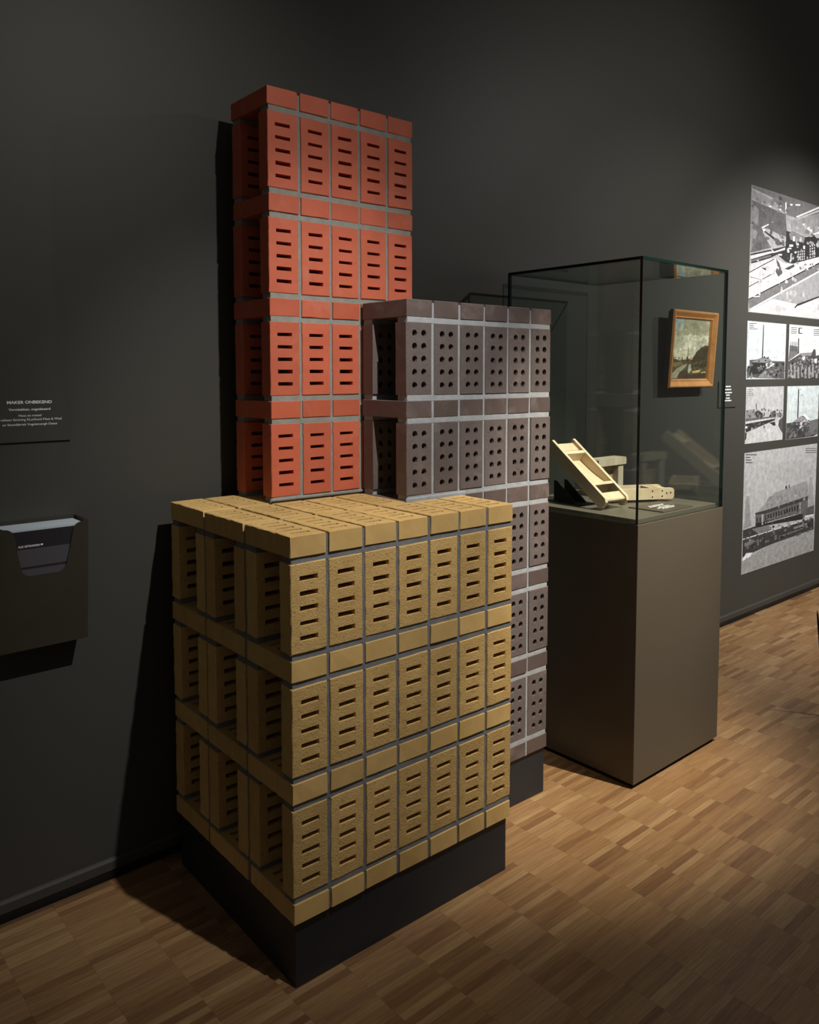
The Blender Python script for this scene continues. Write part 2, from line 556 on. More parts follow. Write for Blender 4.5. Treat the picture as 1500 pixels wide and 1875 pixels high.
def hole_brick(seed=0, ch=.0016, jit=.0004):
    """standing brick with two columns of five round holes"""
    random.seed(seed)
    mb = MB()
    xs = [ch, .5 * BW, BW - ch]
    cx = [.325 * BW, .685 * BW]
    fz = (.135, .315, .495, .672, .850)
    zs = [ch] + [(fz[i] + fz[i + 1]) / 2 * BL for i in range(4)] + [BL - ch]
    K = 12
    rad = {}
    for a in range(2):
        for b_ in range(5): rad[a, b_] = [(.0101 + rnd(.0007)) for _ in range(K)]
    V = {}

    def v(key, p):
        if key not in V:
            V[key] = len(mb.v); mb.v.append(p)
        return V[key]

    def grid(i, j, side):
        y = 0 if side == 0 else BH
        return v(('g', i, j, side), (xs[i], y, zs[j]))

    def circ(a, b_, k, side):
        y = 0 if side == 0 else BH
        t = 2 * math.pi * k / K + math.pi / 4
        r = rad[a, b_][k]
        return v(('c', a, b_, k, side), (cx[a] + r * math.cos(t), y, fz[b_] * BL + r * math.sin(t)))
    for side in (0, 1):
        for a in range(2):
            for b_ in range(5):
                cor = [grid(a + 1, b_ + 1, side), grid(a, b_ + 1, side), grid(a, b_, side), grid(a + 1, b_, side)]
                for c in range(4):
                    k0 = c * 3
                    c2 = (c + 1) % 4
                    q = [circ(a, b_, (k0 + t) % K, side) for t in range(4)]
                    face = [cor[c], cor[c2]] + [q[3], q[2], q[1], q[0]]
                    if side == 0: face.reverse()
                    mb.f.append(tuple(face)); mb.m.append(1)
    for a in range(2):
        for b_ in range(5):
            for k in range(K):
                k2 = (k + 1) % K
                mb.f.append((circ(a, b_, k, 0), circ(a, b_, k2, 0), circ(a, b_, k2, 1), circ(a, b_, k, 1))); mb.m.append(1)
    # chamfer ring and sides
    nx, nz = len(xs), len(zs)
    loop = [(i, 0) for i in range(nx)] + [(nx - 1, j) for j in range(1, nz)] + [(i, nz - 1) for i in range(nx - 2, -1, -1)] + [(0, j) for j in range(nz - 2, 0, -1)]

    def outer(i, j, side):
        x = 0 if i == 0 else BW if i == nx - 1 else xs[i]
        z = 0 if j == 0 else BL if j == nz - 1 else zs[j]
        y = ch if side == 0 else BH - ch
        return v(('o', i, j, side), (x + rnd(jit), y + rnd(jit), z + rnd(jit)))
    for e in range(len(loop)):
        a, b_ = loop[e], loop[(e + 1) % len(loop)]
        for side in (0, 1):
            mb.f.append((grid(*a, side), grid(*b_, side), outer(*b_, side), outer(*a, side))); mb.m.append(1)
        mb.f.append((outer(*a, 0), outer(*b_, 0), outer(*b_, 1), outer(*a, 1))); mb.m.append(0)
    return mb


def tower(name, loc, cells, levels, mats, mortar, maker, label, rec, base_level=0, start_with_post=False, front_rec=None):
    """cells: (column, row); every level is a layer of bricks laid flat with a pair of bricks on end below it"""
    root = empty(name, loc)
    tag(root, label, 'brick tower')
    variants = [maker(s).mesh('brick', mats) for s in range(4)]
    # the same brick laid flat: thickness up, length into the depth
    lay = Matrix(((1, 0, 0, 0), (0, 0, 1, 0), (0, -1, 0, BH), (0, 0, 0, 1)))
    flats = []
    for me in variants:
        m2 = me.copy(); m2.transform(lay); m2.update(); flats.append(m2)
    random.seed(hash(len(cells)) + levels)
    S = set(cells)
    mo = MB()
    n = 0
    for (c, r) in sorted(cells):
        x, y = c * PX, r * PY
        for k in range(levels):
            zl = k * PZ + (JZ + BL + JZ if start_with_post else 0)
            o = link('brick', random.choice(flats), root, (x + rnd(.0008), y + rnd(.0012), zl + rnd(.0006)), (rnd(.002), rnd(.003), rnd(.004)))
            posts = k > 0 or start_with_post
            z0 = zl - JZ - BL
            if posts:
                for yy in (y, y + BL - BH):
                    o = link('brick', random.choice(variants), root, (x + rnd(.0008), yy + rnd(.0012), z0 + rnd(.0008)), (rnd(.003), rnd(.003), rnd(.004)))
                for yy0, yy1 in ((y, y + BH), (y + BL - BH, y + BL)):
                    f0 = yy0 + (rec if yy0 == y else .006)
                    f1 = yy1 - (.006 if yy0 == y else rec)
                    xr = x + BW - .004
                    if (c + 1, r) in S: xr = x + PX + .004
                    mo.box(x + .004, xr, f0, f1, zl - JZ - .001, zl + .001)
                    mo.box(x + .004, xr, f0, f1, z0 - JZ - .001, z0 + .001)
            if (c + 1, r) in S:
                top = zl + BH - (.007 if k == levels - 1 else 0)
                mo.box(x + BW - .001, x + PX + .001, y + rec + .0004, y + BL - rec - .0004, zl - .0005, top)
                if posts:
                    mo.box(x + BW - .001, x + PX + .001, y + rec + .0008, y + BH - .0066, z0 - JZ + .0003, zl - .0003)
                    mo.box(x + BW - .001, x + PX + .001, y + BL - BH + .0066, y + BL - rec - .0008, z0 - JZ + .0003, zl - .0003)
            if (c, r + 1) in S:
                zt = zl + BH - (.007 if k == levels - 1 else 0)
                zb = z0 - JZ if posts else zl
                mo.box(x + .005, x + BW + (PX - BW if (c + 1, r) in S else -.005), y + BL - .0013, y + PY + .0013, zb + .0001, zt - .0004)
    return root, mo


ymats = [M['yellow'], M['yellow_r']]
ycells = [(c, 0) for c in range(7)] + [(c, 1) for c in range(5)] + [(c, 2) for c in range(7)]
ty, ym = tower('brick_tower', (0, 0, F), ycells, 4, ymats, None, lambda s: slot_brick(seed=11 + s, sw=.51, sh=.0125, jit=.0006),
               'wide low block of yellow slotted bricks in front of the taller towers', .0032)
ym.build('mortar', M['mortar_y'], ty)
pb = MB(); pb.box(.008, .752, .009, .668, -F, -.0005, c=.001)
tag(pb.build('plinth', M['plinth'], ty), 'black board plinth under the yellow bricks')

pmats = [M['purple'], M['purple_r']]
tp, pm = tower('brick_tower', (.5455, PY, F), [(c, 0) for c in range(6)], 6, pmats, None, lambda s: hole_brick(seed=31 + s),
               'purple-brown brick tower with round holes beside the glass case', .0022)
# mortar squeezed onto the yellow top at its foot
pm.box(-.004, .24, -.006, .002, 3 * PZ + BH - .008, 3 * PZ + BH + .010, c=.003, jit=.001)
pm.build('mortar', M['mortar_p'], tp)
pb = MB(); pb.box(.209, .649, .010, .208, -F, -.0005, c=.001)
tag(pb.build('plinth', M['plinth'], tp), 'black board plinth under the purple bricks')

rmats = [M['red'], M['red_r']]
tr_, rm = tower('brick_tower', (2 * PX, 2 * PY, F + 3 * PZ + BH), [(c, 0) for c in range(5)], 4, rmats, None,
                lambda s: slot_brick(seed=51 + s, sw=.50, sh=.0100, jit=.0005),
                'tallest tower of orange-red slotted bricks rising at the back by the wall', .0028, start_with_post=True)
rm.box(-.006, .50, -.005, .006, .0016, .013, c=.003, jit=.0015)
rm.build('mortar', M['mortar_r'], tr_)

# ------------------------------------------------------------------ glass display case
CA = Vector((1.450, 0.036, 0))
case = empty('display_case', CA, TH)
tag(case, 'tall glass display case on a brown-grey pedestal standing on the parquet', 'display case')
CWD, CDP, CZ, GT = .602, .626, .968, 1.910
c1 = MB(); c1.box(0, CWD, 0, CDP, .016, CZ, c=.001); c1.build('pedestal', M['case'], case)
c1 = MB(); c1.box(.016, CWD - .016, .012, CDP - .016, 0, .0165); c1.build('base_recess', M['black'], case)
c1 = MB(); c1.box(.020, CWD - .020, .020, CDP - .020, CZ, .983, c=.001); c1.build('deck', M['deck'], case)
gt = .010


def pane(x0, x1, y0, y1, z0, z1, thin, clear=()):
    mb = MB()
    P = [(x0, y0, z0), (x1, y0, z0), (x1, y1, z0), (x0, y1, z0), (x0, y0, z1), (x1, y0, z1), (x1, y1, z1), (x0, y1, z1)]
    quads = {'z0': (0, 3, 2, 1), 'z1': (4, 5, 6, 7), 'y0': (0, 1, 5, 4), 'y1': (2, 3, 7, 6), 'x0': (3, 0, 4, 7), 'x1': (1, 2, 6, 5)}
    for k, q in quads.items():
        mb.face([P[i] for i in q], 0 if (k[0] == thin or k in clear) else 1)
    return mb.build('glass_pane', [M['glass'], M['glass_edge']], case)


i_ = .002
e_ = .0004
pane(i_, CWD - i_, i_, i_ + gt, CZ + .001, GT - gt - e_, 'y')
pane(i_, CWD - i_, CDP - i_ - gt, CDP - i_, CZ + .001, GT - gt - e_, 'y', ('x1', 'z1', 'z0'))
pane(i_, i_ + gt, i_ + gt + e_, CDP - i_ - gt - e_, CZ + .001, GT - gt - e_, 'x')
pane(CWD - i_ - gt, CWD - i_, i_ + gt + e_, CDP - i_ - gt - e_, CZ + .001, GT - gt - e_, 'x', ('y1', 'z1', 'z0'))
pane(i_, CWD - i_, i_, CDP - i_, GT - gt, GT, 'z')

DK = .983 + .0002


def words(mb, x0, y, widths, gap, h, up=True, z=.0041):
    """rows of word-sized marks for lettering too small to read"""
    x = x0
    for w_ in widths:
        if up: mb.face([(x, -.0006, y), (x + w_, -.0006, y), (x + w_, -.0006, y + h), (x, -.0006, y + h)])
        else: mb.face([(x, y, z), (x + w_, y, z), (x + w_, y + h, z), (x, y + h, z)])
        x += w_ + gap


# caption plate lying on the deck
cp = empty('caption_plate', wp(2.145, .705, DK), TH)
tag(cp, 'small caption plate lying flat on the deck inside the glass case', 'sign')
m1 = MB(); m1.box(0, .212, 0, .152, 0, .004, c=.0006); m1.build('plate', M['case'], cp)
m1 = MB()
words(m1, .062, .100, (.022, .038, .012, .020), .004, .0065, False)
words(m1, .052, .086, (.016, .030, .024, .014), .004, .0065, False)
words(m1, .078, .066, (.024, .010, .036), .004, .006, False)
words(m1, .048, .052, (.030, .020, .044, .014), .004, .006, False)
words(m1, .060, .038, (.014, .034, .030), .004, .006, False)
m1.build('lettering', M['white_print'], cp)

# mould leaning on its stand
mt, mL, mW_, mD = .63, .3625, .1338, .0496
mb_rot = Matrix.Rotation(TH - .10, 4, 'Z') @ Matrix.Rotation(mt, 4, 'X')
m_o = wp(2.0121, .5200, DK + .0005)
mould = empty('brick_mould', m_o, rot=mb_rot.to_euler())
tag(mould, 'pale wooden brick mould leaning tilted on a dark stand in the case', 'brick mould', 'wooden moulds in the glass case')
rt = .013


def rail(x0, x1, mb=None):
    m = MB()
    m.prism([(a, b_) for a, b_ in ((0, .010), (.012, 0), (mL - .004, 0), (mL, .004), (mL, mD - .004), (mL - .004, mD), (.012, mD), (0, mD - .010))], x0, x1,
            mx=Matrix(((0, 1, 0, 0), (1, 0, 0, 0), (0, 0, 1, 0), (0, 0, 0, 1))))
    return m


rail(0, rt).build('rail', M['wood'], mould)
rail(mW_ - rt, mW_).build('rail', M['wood'], mould)
for nm, a, b_, z0, z1 in (('cross_bar', .088, .103, 0, mD - .001), ('cross_bar', .272, .288, 0, mD - .001), ('handle', .008, .052, .026, mD - .006), ('handle', .300, .350, .018, mD - .012)):
    m = MB(); m.box(rt - .0005, mW_ - rt + .0005, a, b_, z0, z1, c=.004 if nm == 'handle' else .001); m.build(nm, M['wood'], mould)
m = MB()                                    # curved floor board of the mould
prev = None
for k in range(9):
    t = k / 8
    yv = .103 + t * .169
    z_ = .006 + .022 * (1 - t) ** 2
    if prev:
        (ya, za) = prev
        P8 = [(x, yy, zz) for yy, zz in ((ya, za - .005), (yv, z_ - .005), (yv, z_), (ya, za)) for x in (rt + .001, mW_ - rt - .001)]
        m.face([P8[0], P8[1], P8[3], P8[2]]); m.face([P8[6], P8[7], P8[5], P8[4]])
        m.face([P8[0], P8[2], P8[4], P8[6]]); m.face([P8[1], P8[3], P8[5], P8[7]])
    prev = (yv, z_)
m.build('base_board', M['wood'], mould)

# dark stand under it
st = empty('mould_stand', wp(2.085, .330, DK), TH - .10)
tag(st, 'dark metal easel stand holding up the tilted brick mould', 'stand')
m = MB(); m.box(-.045, .045, -.08, .09, 0, .004, c=.0005); m.build('foot_plate', M['iron'], st)
m = MB(); m.prism([(-.050, .004), (.070, .004), (.070, .086), (.060, .086)], -.003, .003, mx=Matrix(((0, 1, 0, -.030), (1, 0, 0, 0), (0, 0, 1, 0), (0, 0, 0, 1)))); m.build('gusset', M['iron'], st)
m = MB(); m.prism([(-.050, .004), (.070, .004), (.070, .086), (.060, .086)], -.003, .003, mx=Matrix(((0, 1, 0, .030), (1, 0, 0, 0), (0, 0, 1, 0), (0, 0, 0, 1)))); m.build('gusset', M['iron'], st)

# mould lying flat with rounded ends
ml = .290; mw = .115; mh = .055
ang = TH + math.atan2(-.469, .883)
u3 = Vector((math.cos(ang), math.sin(ang), 0))
flat = empty('brick_mould', wp(2.430, .580, DK) - u3 * ml, ang)
tag(flat, 'pale wooden brick mould lying flat with rounded nailed end in the case', 'brick mould', 'wooden moulds in the glass case')


def rounded(l0, l1, h, z0, r, n=4):
    pts = [(l0, z0), (l1 - r, z0)]
    pts += [(l1 - r + r * math.sin(math.pi / 2 * k / n), z0 + r - r * math.cos(math.pi / 2 * k / n)) for k in range(1, n + 1)]
    pts += [(l1 - r + r * math.cos(math.pi / 2 * k / n), z0 + h - r + r * math.sin(math.pi / 2 * k / n)) for k in range(0, n + 1)]
    pts += [(l0, z0 + h)]
    return pts


m = MB(); m.prism(rounded(0, ml, mh - .010, .010, .012), 0, .014); side = m.build('rail', M['wood'], flat)
m = MB(); m.prism(rounded(0, ml, mh - .010, .010, .012), mw - .014, mw); m.build('rail', M['wood'], flat)
for a, b_, z1 in ((.004, .020, mh - .002), (.196, .212, mh - .001)):
    m = MB(); m.box(a, b_, .0135, mw - .0135, .011, z1, c=.001); m.build('cross_bar', M['wood'], flat)
m = MB(); m.box(.236, .276, .0135, mw - .0135, .022, mh - .004, c=.005); m.build('handle', M['wood'], flat)
m = MB(); m.box(.020, .200, .002, mw - .002, 0, .0099, c=.001); m.build('base_board', M['iron'], flat)
for xx, zz in ((.192, .044), (.192, .020), (.236, .044), (.236, .022), (.256, .034), (.274, .036)):
    m = MB()
    m.prism([(xx + .0032 * math.cos(t * math.pi / 4), zz + .0032 * math.sin(t * math.pi / 4)) for t in range(8)], -.0008, .002)
    m.build('nail', M['iron'], flat)

# upright frame behind
up = empty('brick_mould', wp(2.262, .330, DK), TH)
tag(up, 'greyed wooden mould frame standing upright with a rounded top board in the case', 'brick mould', 'wooden moulds in the glass case')
m = MB(); m.prism([(0, .130), (.196, .130), (.200, .134), (.200, .156), (.194, .162), (.006, .162), (0, .156)], 0, .060); m.build('top_board', M['wood_g'], up)
for x0 in (.008, .150):
    m = MB(); m.box(x0, x0 + .038, .006, .054, 0, .130, c=.002); m.build('post', M['wood_g'], up)
m = MB(); m.box(.046, .150, .036, .046, .002, .1295); m.build('back_board', M['wood_d'], up)
sl = MB(); sl.box(0, .105, 0, .030, 0, .018, c=.002)
slat = empty('wooden_slat', wp(2.205, .215, DK), TH + .05)
tag(slat, 'short pale wooden slat lying under the tilted mould in the case', 'slat')
sl.build('slat', M['wood'], slat)

# ------------------------------------------------------------------ on the wall

rectangle = empty('wall_rectangle', wp(2.025, 0, 0), TH)  # flat dark outline on the wall, filled slightly darker than the wall paint
tag(rectangle, 'flush dark-edged hatch on the wall behind the glass case', 'rectangle')
m = MB()
for x0, x1, z0, z1 in ((0, .590, 1.866, 1.884), (0, .008, .60, 1.866), (.586, .590, .60, 1.866), (0, .590, .594, .60)):
    m.box(x0, x1, -.0015, 0.0, z0, z1)
m.build('edge_strip', plain('rectangle_edge', (.010, .010, .009), .7), rectangle)
m = MB(); m.box(.008, .586, -.001, 0.0, .60, 1.866); m.build('inner_face', surface('rectangle_fill', (.037, .0375, .034), (.039, .0395, .036), 1.5, .55, .05, 220, .0006, spec=.3), rectangle)


def caption(s0, z0, label):
    o = empty('caption_sign', wp(s0, 0, z0), TH)
    tag(o, label, 'sign')
    m_ = MB(); m_.box(0, .212, -.0065, -.003, 0, .152, c=.0005); m_.build('plate', M['wall'], o)
    m_ = MB(); m_.box(.012, .200, -.003, 0, .012, .140); m_.build('spacer', M['black'], o)
    return o


cl = caption(.017, 1.151 + F, 'wall caption reading MAKER ONBEKEND above the leaflet holder')
for txt, w_, h_, z, bold in (('MAKER ONBEKEND', .115, .0078, 1.2555, .022), ('Vormbakken, ongedateerd', .107, .0064, 1.2370, .012),
                             ('Hout en metaal', .058, .0060, 1.2205, 0), ('Bruikleen Stichting KLeiGoed Maas & Waal', .164, .0060, 1.2095, 0),
                             ('en Steenfabriek Vogelensangh Deest', .140, .0060, 1.1965, 0)):
    lettering('lettering', txt, w_, h_, cl, (.106, -.0070, z - 1.151), bold=bold)
cr = caption(3.860, 1.139 + F, 'small wall caption with white lettering right of the framed painting')
m = MB()
for z, ws in ((.118, (.030, .024)), (.100, (.012, .034, .018)), (.082, (.020, .012, .036, .010)), (.068, (.022, .014)), (.050, (.014, .026)), (.036, (.018, .010, .030, .012))):
    words(m, .106 - (sum(ws) + .004 * (len(ws) - 1)) / 2, z, ws, .004, .0068)
for i, v in enumerate(m.v): m.v[i] = (v[0], -.0070, v[2])
m.build('lettering', M['white_print'], cr)

# leaflet holder
lh = empty('leaflet_holder', wp(.122, 0, .600 + F), TH)
tag(lh, 'dark wall-mounted leaflet holder with a scooped front below the caption', 'leaflet holder')
HH, DB, DT, HW = .338, .074, .104, .115


def slope(z): return -(DB + (DT - DB) * z / HH)


def arc(cx, cz, r, a0, a1, n=5):
    return [(cx + r * math.cos(math.radians(a0 + (a1 - a0) * k / n)), cz + r * math.sin(math.radians(a0 + (a1 - a0) * k / n))) for k in range(n + 1)]


half = [(HW, 0)] + arc(HW - .006, HH - .006, .006, 0, 90, 3) + arc(.098, HH - .028, .024, 88, 170, 5)[0:] + [(.066, .262)] + arc(.052 - .018, .226, .024, 0, -90, 5)
half = [p for p in half]
outl = half + [(-x, z) for x, z in reversed(half)]
m = MB()
n = len(outl)
for t in (0, .003):
    for x, z in outl: m.v.append((x, slope(z) + t, z))
bmx = bmesh.new()
m.f.append(tuple(range(n))); m.m.append(0)
m.f.append(tuple(range(2 * n - 1, n - 1, -1))); m.m.append(0)
for a in range(n):
    b_ = (a + 1) % n
    m.f.append((a, n + a, n + b_, b_)); m.m.append(0)
bmx.free()
m.build('front_panel', M['holder'], lh)
for sx in (-1, 1):
    m = MB()
    x0, x1 = sorted((sx * HW, sx * (HW - .003)))
    P = [(slope(0) + .003, 0), (-.003, 0), (-.003, HH), (slope(HH) + .003, HH)]
    k = len(m.v)
    for x in (x0, x1):
        for y, z in P: m.v.append((x, y, z))
    m.f += [(0, 1, 2, 3), (7, 6, 5, 4), (0, 4, 5, 1), (1, 5, 6, 2), (2, 6, 7, 3), (3, 7, 4, 0)]; m.m += [0] * 6
    m.build('side_panel', M['holder'], lh)
m = MB(); m.box(-HW + .003, HW - .003, slope(0) + .003, -.003, 0, .003); m.build('bottom', M['holder'], lh)
m = MB(); m.box(-HW, HW, -.003, -.0005, 0, HH); m.build('back_panel', M['holder'], lh)

ls = empty('leaflet_stack', wp(.122, 0, .604 + F), TH)
tag(ls, 'stack of dark printed leaflets with white heading in the wall holder', 'leaflets')
SH = .325


def sl2(z): return slope(z + .004) + .006


m = MB()
P = [(sl2(0), 0), (-.006, 0), (-.006, SH), (sl2(SH), SH)]
for x in (-.105, .105):
    for y, z in P: m.v.append((x, y, z))
m.f += [(0, 1, 2, 3), (7, 6, 5, 4), (0, 4, 5, 1), (1, 5, 6, 2), (2, 6, 7, 3), (3, 7, 4, 0)]; m.m += [0] * 6
m.build('paper_block', M['paper'], ls)


def leaflet_mat():
    mt_, nt, b = new_mat('leaflet_cover')
    L = nt.links.new
    tc = N(nt, 'ShaderNodeTexCoord')
    wv = N(nt, 'ShaderNodeTexWave', wave_type='BANDS', bands_direction='Z', i_Scale=95.0, i_Distortion=.3, i_Detail=1.0)
    L(tc.outputs['Object'], wv.inputs['Vector'])
    mx = N(nt, 'ShaderNodeMix', data_type='RGBA')
    mx.inputs[6].default_value = (.050, .048, .056, 1); mx.inputs[7].default_value = (.085, .082, .094, 1)
    L(wv.outputs[0], mx.inputs[0]); L(mx.outputs[2], b.inputs['Base Color'])
    b.inputs['Roughness'].default_value = .5
    return mt_


lm = leaflet_mat()
m = MB(); m.box(-.105, .105, -.0012, 0, 0, SH - .004)
tilt = math.atan2(DT - DB, HH)
cov = m.build('cover', lm, ls, (0, sl2(0) - .0004, 0), (tilt, 0, 0))
m = MB(); m.box(-.105, .105, -.0016, -.0012, SH - .052, SH - .004)
m.box(-.105, .105, -.0016, -.0012, .218, .224)
m.build('dark_band', plain('leaflet_dark', (.022, .019, .023), .5), cov)
lettering('lettering', 'KLEI GETROKKEN', .053, .0052, cov, (-.064, -.0019, SH - .047), bold=.02, align='LEFT')
m = MB(); m.face([(-.0085, -.0019, SH - .046), (-.0025, -.0019, SH - .046), (-.0025, -.0019, SH - .042), (-.0085, -.0019, SH - .042)])
m.build('brick_mark', M['white_print'], cov)

# painting
PWD, PHT, PT = .452, .408, .028
tl = math.asin(.026 / PHT)
pa = empty('framed_painting', wp(3.236, .034, 1.262 + F), rot=(Matrix.Rotation(TH, 4, 'Z') @ Matrix.Rotation(tl, 4, 'X')).to_euler())
tag(pa, 'small river landscape painting in a golden wooden frame on the wall behind the case', 'painting')
fw = .046
prof = [(0, 0), (0, -.020), (.006, -.030), (.012, -.029), (.034, -.014), (.038, -.016), (fw, -.006), (fw, 0)]   # (inward, out)
sides_ = [((0, 0), (1, 0), (0, 1)), ((PWD, 0), (0, 1), (-1, 0)), ((PWD, PHT), (-1, 0), (0, -1)), ((0, PHT), (0, -1), (1, 0))]
for si, (o_, al, inw) in enumerate(sides_):
    ln = PWD if si % 2 == 0 else PHT
    m = MB()
    for e in (0, 1):
        for inn, out_ in prof:
            t = inn if e == 0 else ln - inn
            m.v.append((o_[0] + al[0] * t + inw[0] * inn, out_, o_[1] + al[1] * t + inw[1] * inn))
    k = len(prof)
    for a in range(k - 1):
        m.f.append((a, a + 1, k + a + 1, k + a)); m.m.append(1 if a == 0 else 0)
    m.f.append(tuple(range(k))); m.m.append(0)
    m.f.append(tuple(range(2 * k - 1, k - 1, -1))); m.m.append(0)
    m.f.append((0, k, 2 * k - 1, k - 1)); m.m.append(0)
    m.build('frame_member', [M['frame'], M['frame_d']], pa)
m = MB(); m.box(.010, PWD - .010, 0, .014, .010, PHT - .010); m.build('back_frame', M['frame_d'], pa)
cw, chh = PWD - 2 * fw + .004, PHT - 2 * fw + .004
cv = MB(); cv.box(fw - .002, PWD - fw + .002, -.004, -.0005, fw - .002, PHT - fw + .002)
can = cv.build('canvas', M['frame_d'], pa)
sky = [((0.540, 0.513, 0.378), [(0, 0), (1, 0), (1, 1), (0, 1)]),
       ((0.370, 0.440, 0.420), [(0, 1), (.34, 1), (.22, .88), (.10, .80), (0, .74)]),
       ((0.405, 0.378, 0.257), [(.30, 1), (.95, 1), (1, .82), (.80, .78), (.55, .74), (.35, .80)]),
       ((0.486, 0.446, 0.297), [(.10, .80), (.35, .82), (.40, .66), (.16, .60), (.02, .66)]),
       ((0.783, 0.743, 0.567), [(.28, .70), (.40, .76), (.56, .72), (.62, .60), (.50, .52), (.30, .56)]),
       ((0.675, 0.648, 0.486), [(.62, .66), (.98, .76), (1, .56), (.80, .54)]),
       ((0.810, 0.756, 0.540), [(.06, .40), (.30, .48), (.62, .44), (.60, .36), (.10, .33)]),
       ((0.115, 0.095, 0.049), [(0, .44), (.04, .40), (.06, .34), (.14, .33), (.20, .31), (.30, .32), (.40, .33), (.55, .36), (.62, .40), (.66, .46), (.72, .48), (.78, .54), (.84, .56), (.90, .55), (.96, .58), (1, .57), (1, 0), (0, 0)]),
       ((0.061, 0.046, 0.024), [(.52, .34), (.62, .38), (.68, .46), (.78, .53), (.90, .54), (1, .56), (1, .22), (.60, .16)]),
       ((0.216, 0.176, 0.081), [(.02, .27), (.30, .30), (.30, .24), (.06, .20)]),
       ((0.405, 0.378, 0.270), [(.02, .02), (.16, .02), (.24, .12), (.38, .20), (.44, .26), (.30, .24), (.14, .17), (.04, .10)]),
       ((0.513, 0.486, 0.365), [(.46, .24), (.52, .26), (.56, .16), (.48, .09), (.46, .12)]),
       ((0.074, 0.047, 0.027), [(.20, .06), (.26, .13), (.44, .16), (.47, .10), (.60, .08), (.98, .10), (.98, .02), (.24, .01)]),
       ((0.675, 0.486, 0.162), [(.58, .13), (.70, .15), (.82, .16), (.80, .12), (.62, .10)]),
       ((0.540, 0.459, 0.270), [(.84, .12), (.98, .13), (.98, .11), (.84, .10)]),
       ((0.135, 0.081, 0.047), [(.43, .54), (.437, .54), (.445, .24), (.43, .24)]),
       ((0.567, 0.297, 0.162), [(.50, .37), (.58, .37), (.56, .33), (.49, .33)]),
       ((0.068, 0.054, 0.027), [(.27, .37), (.285, .37), (.29, .31), (.27, .31)]),
       ((0.068, 0.054, 0.027), [(.40, .38), (.425, .38), (.43, .30), (.40, .30)])]
random.seed(5)
dabs = []
for _ in range(260):                        # brushwork
    u, v = random.random(), random.uniform(.36, 1)
    base_ = (.50, .48, .36)
    if u < .26 and v > .80: base_ = (.38, .44, .41)
    elif v > .74: base_ = (.41, .38, .26)
    elif .26 < u < .62 and .5 < v < .76: base_ = (.74, .70, .55)
    elif v < .5: base_ = (.70, .66, .50)
    if v < .60 and u > .60 + (v - .40) * 1.2: base_ = (.075, .058, .030)
    f = random.uniform(.86, 1.12)
    s_ = random.uniform(.012, .035)
    dabs.append((tuple(q * f for q in base_), [(min(1, max(0, u + s_ * math.cos(t) * 1.5)), min(1, max(0, v + s_ * math.sin(t)))) for t in (0, 1.1, 2.1, 3.1, 4.2, 5.2)]))
for _ in range(120):
    u, v = random.random(), random.uniform(.02, .36)
    f = random.uniform(.02, .16)
    s_ = random.uniform(.008, .022)
    if .1 < u < .5 and v < .22: continue
    dabs.append(((f, f * .8, f * .45), [(min(1, max(0, u + s_ * math.cos(t) * 1.6)), min(1, max(0, v + s_ * math.sin(t)))) for t in (0, 1.1, 2.1, 3.1, 4.2, 5.2)]))
sky = sky[:7] + dabs[:260] + sky[7:9] + dabs[260:] + sky[9:]
pim = layered_print('painted_image', sky, cw, chh, M['oil'], can, -.0042)
pim.location = (fw - .002, 0, fw - .002)

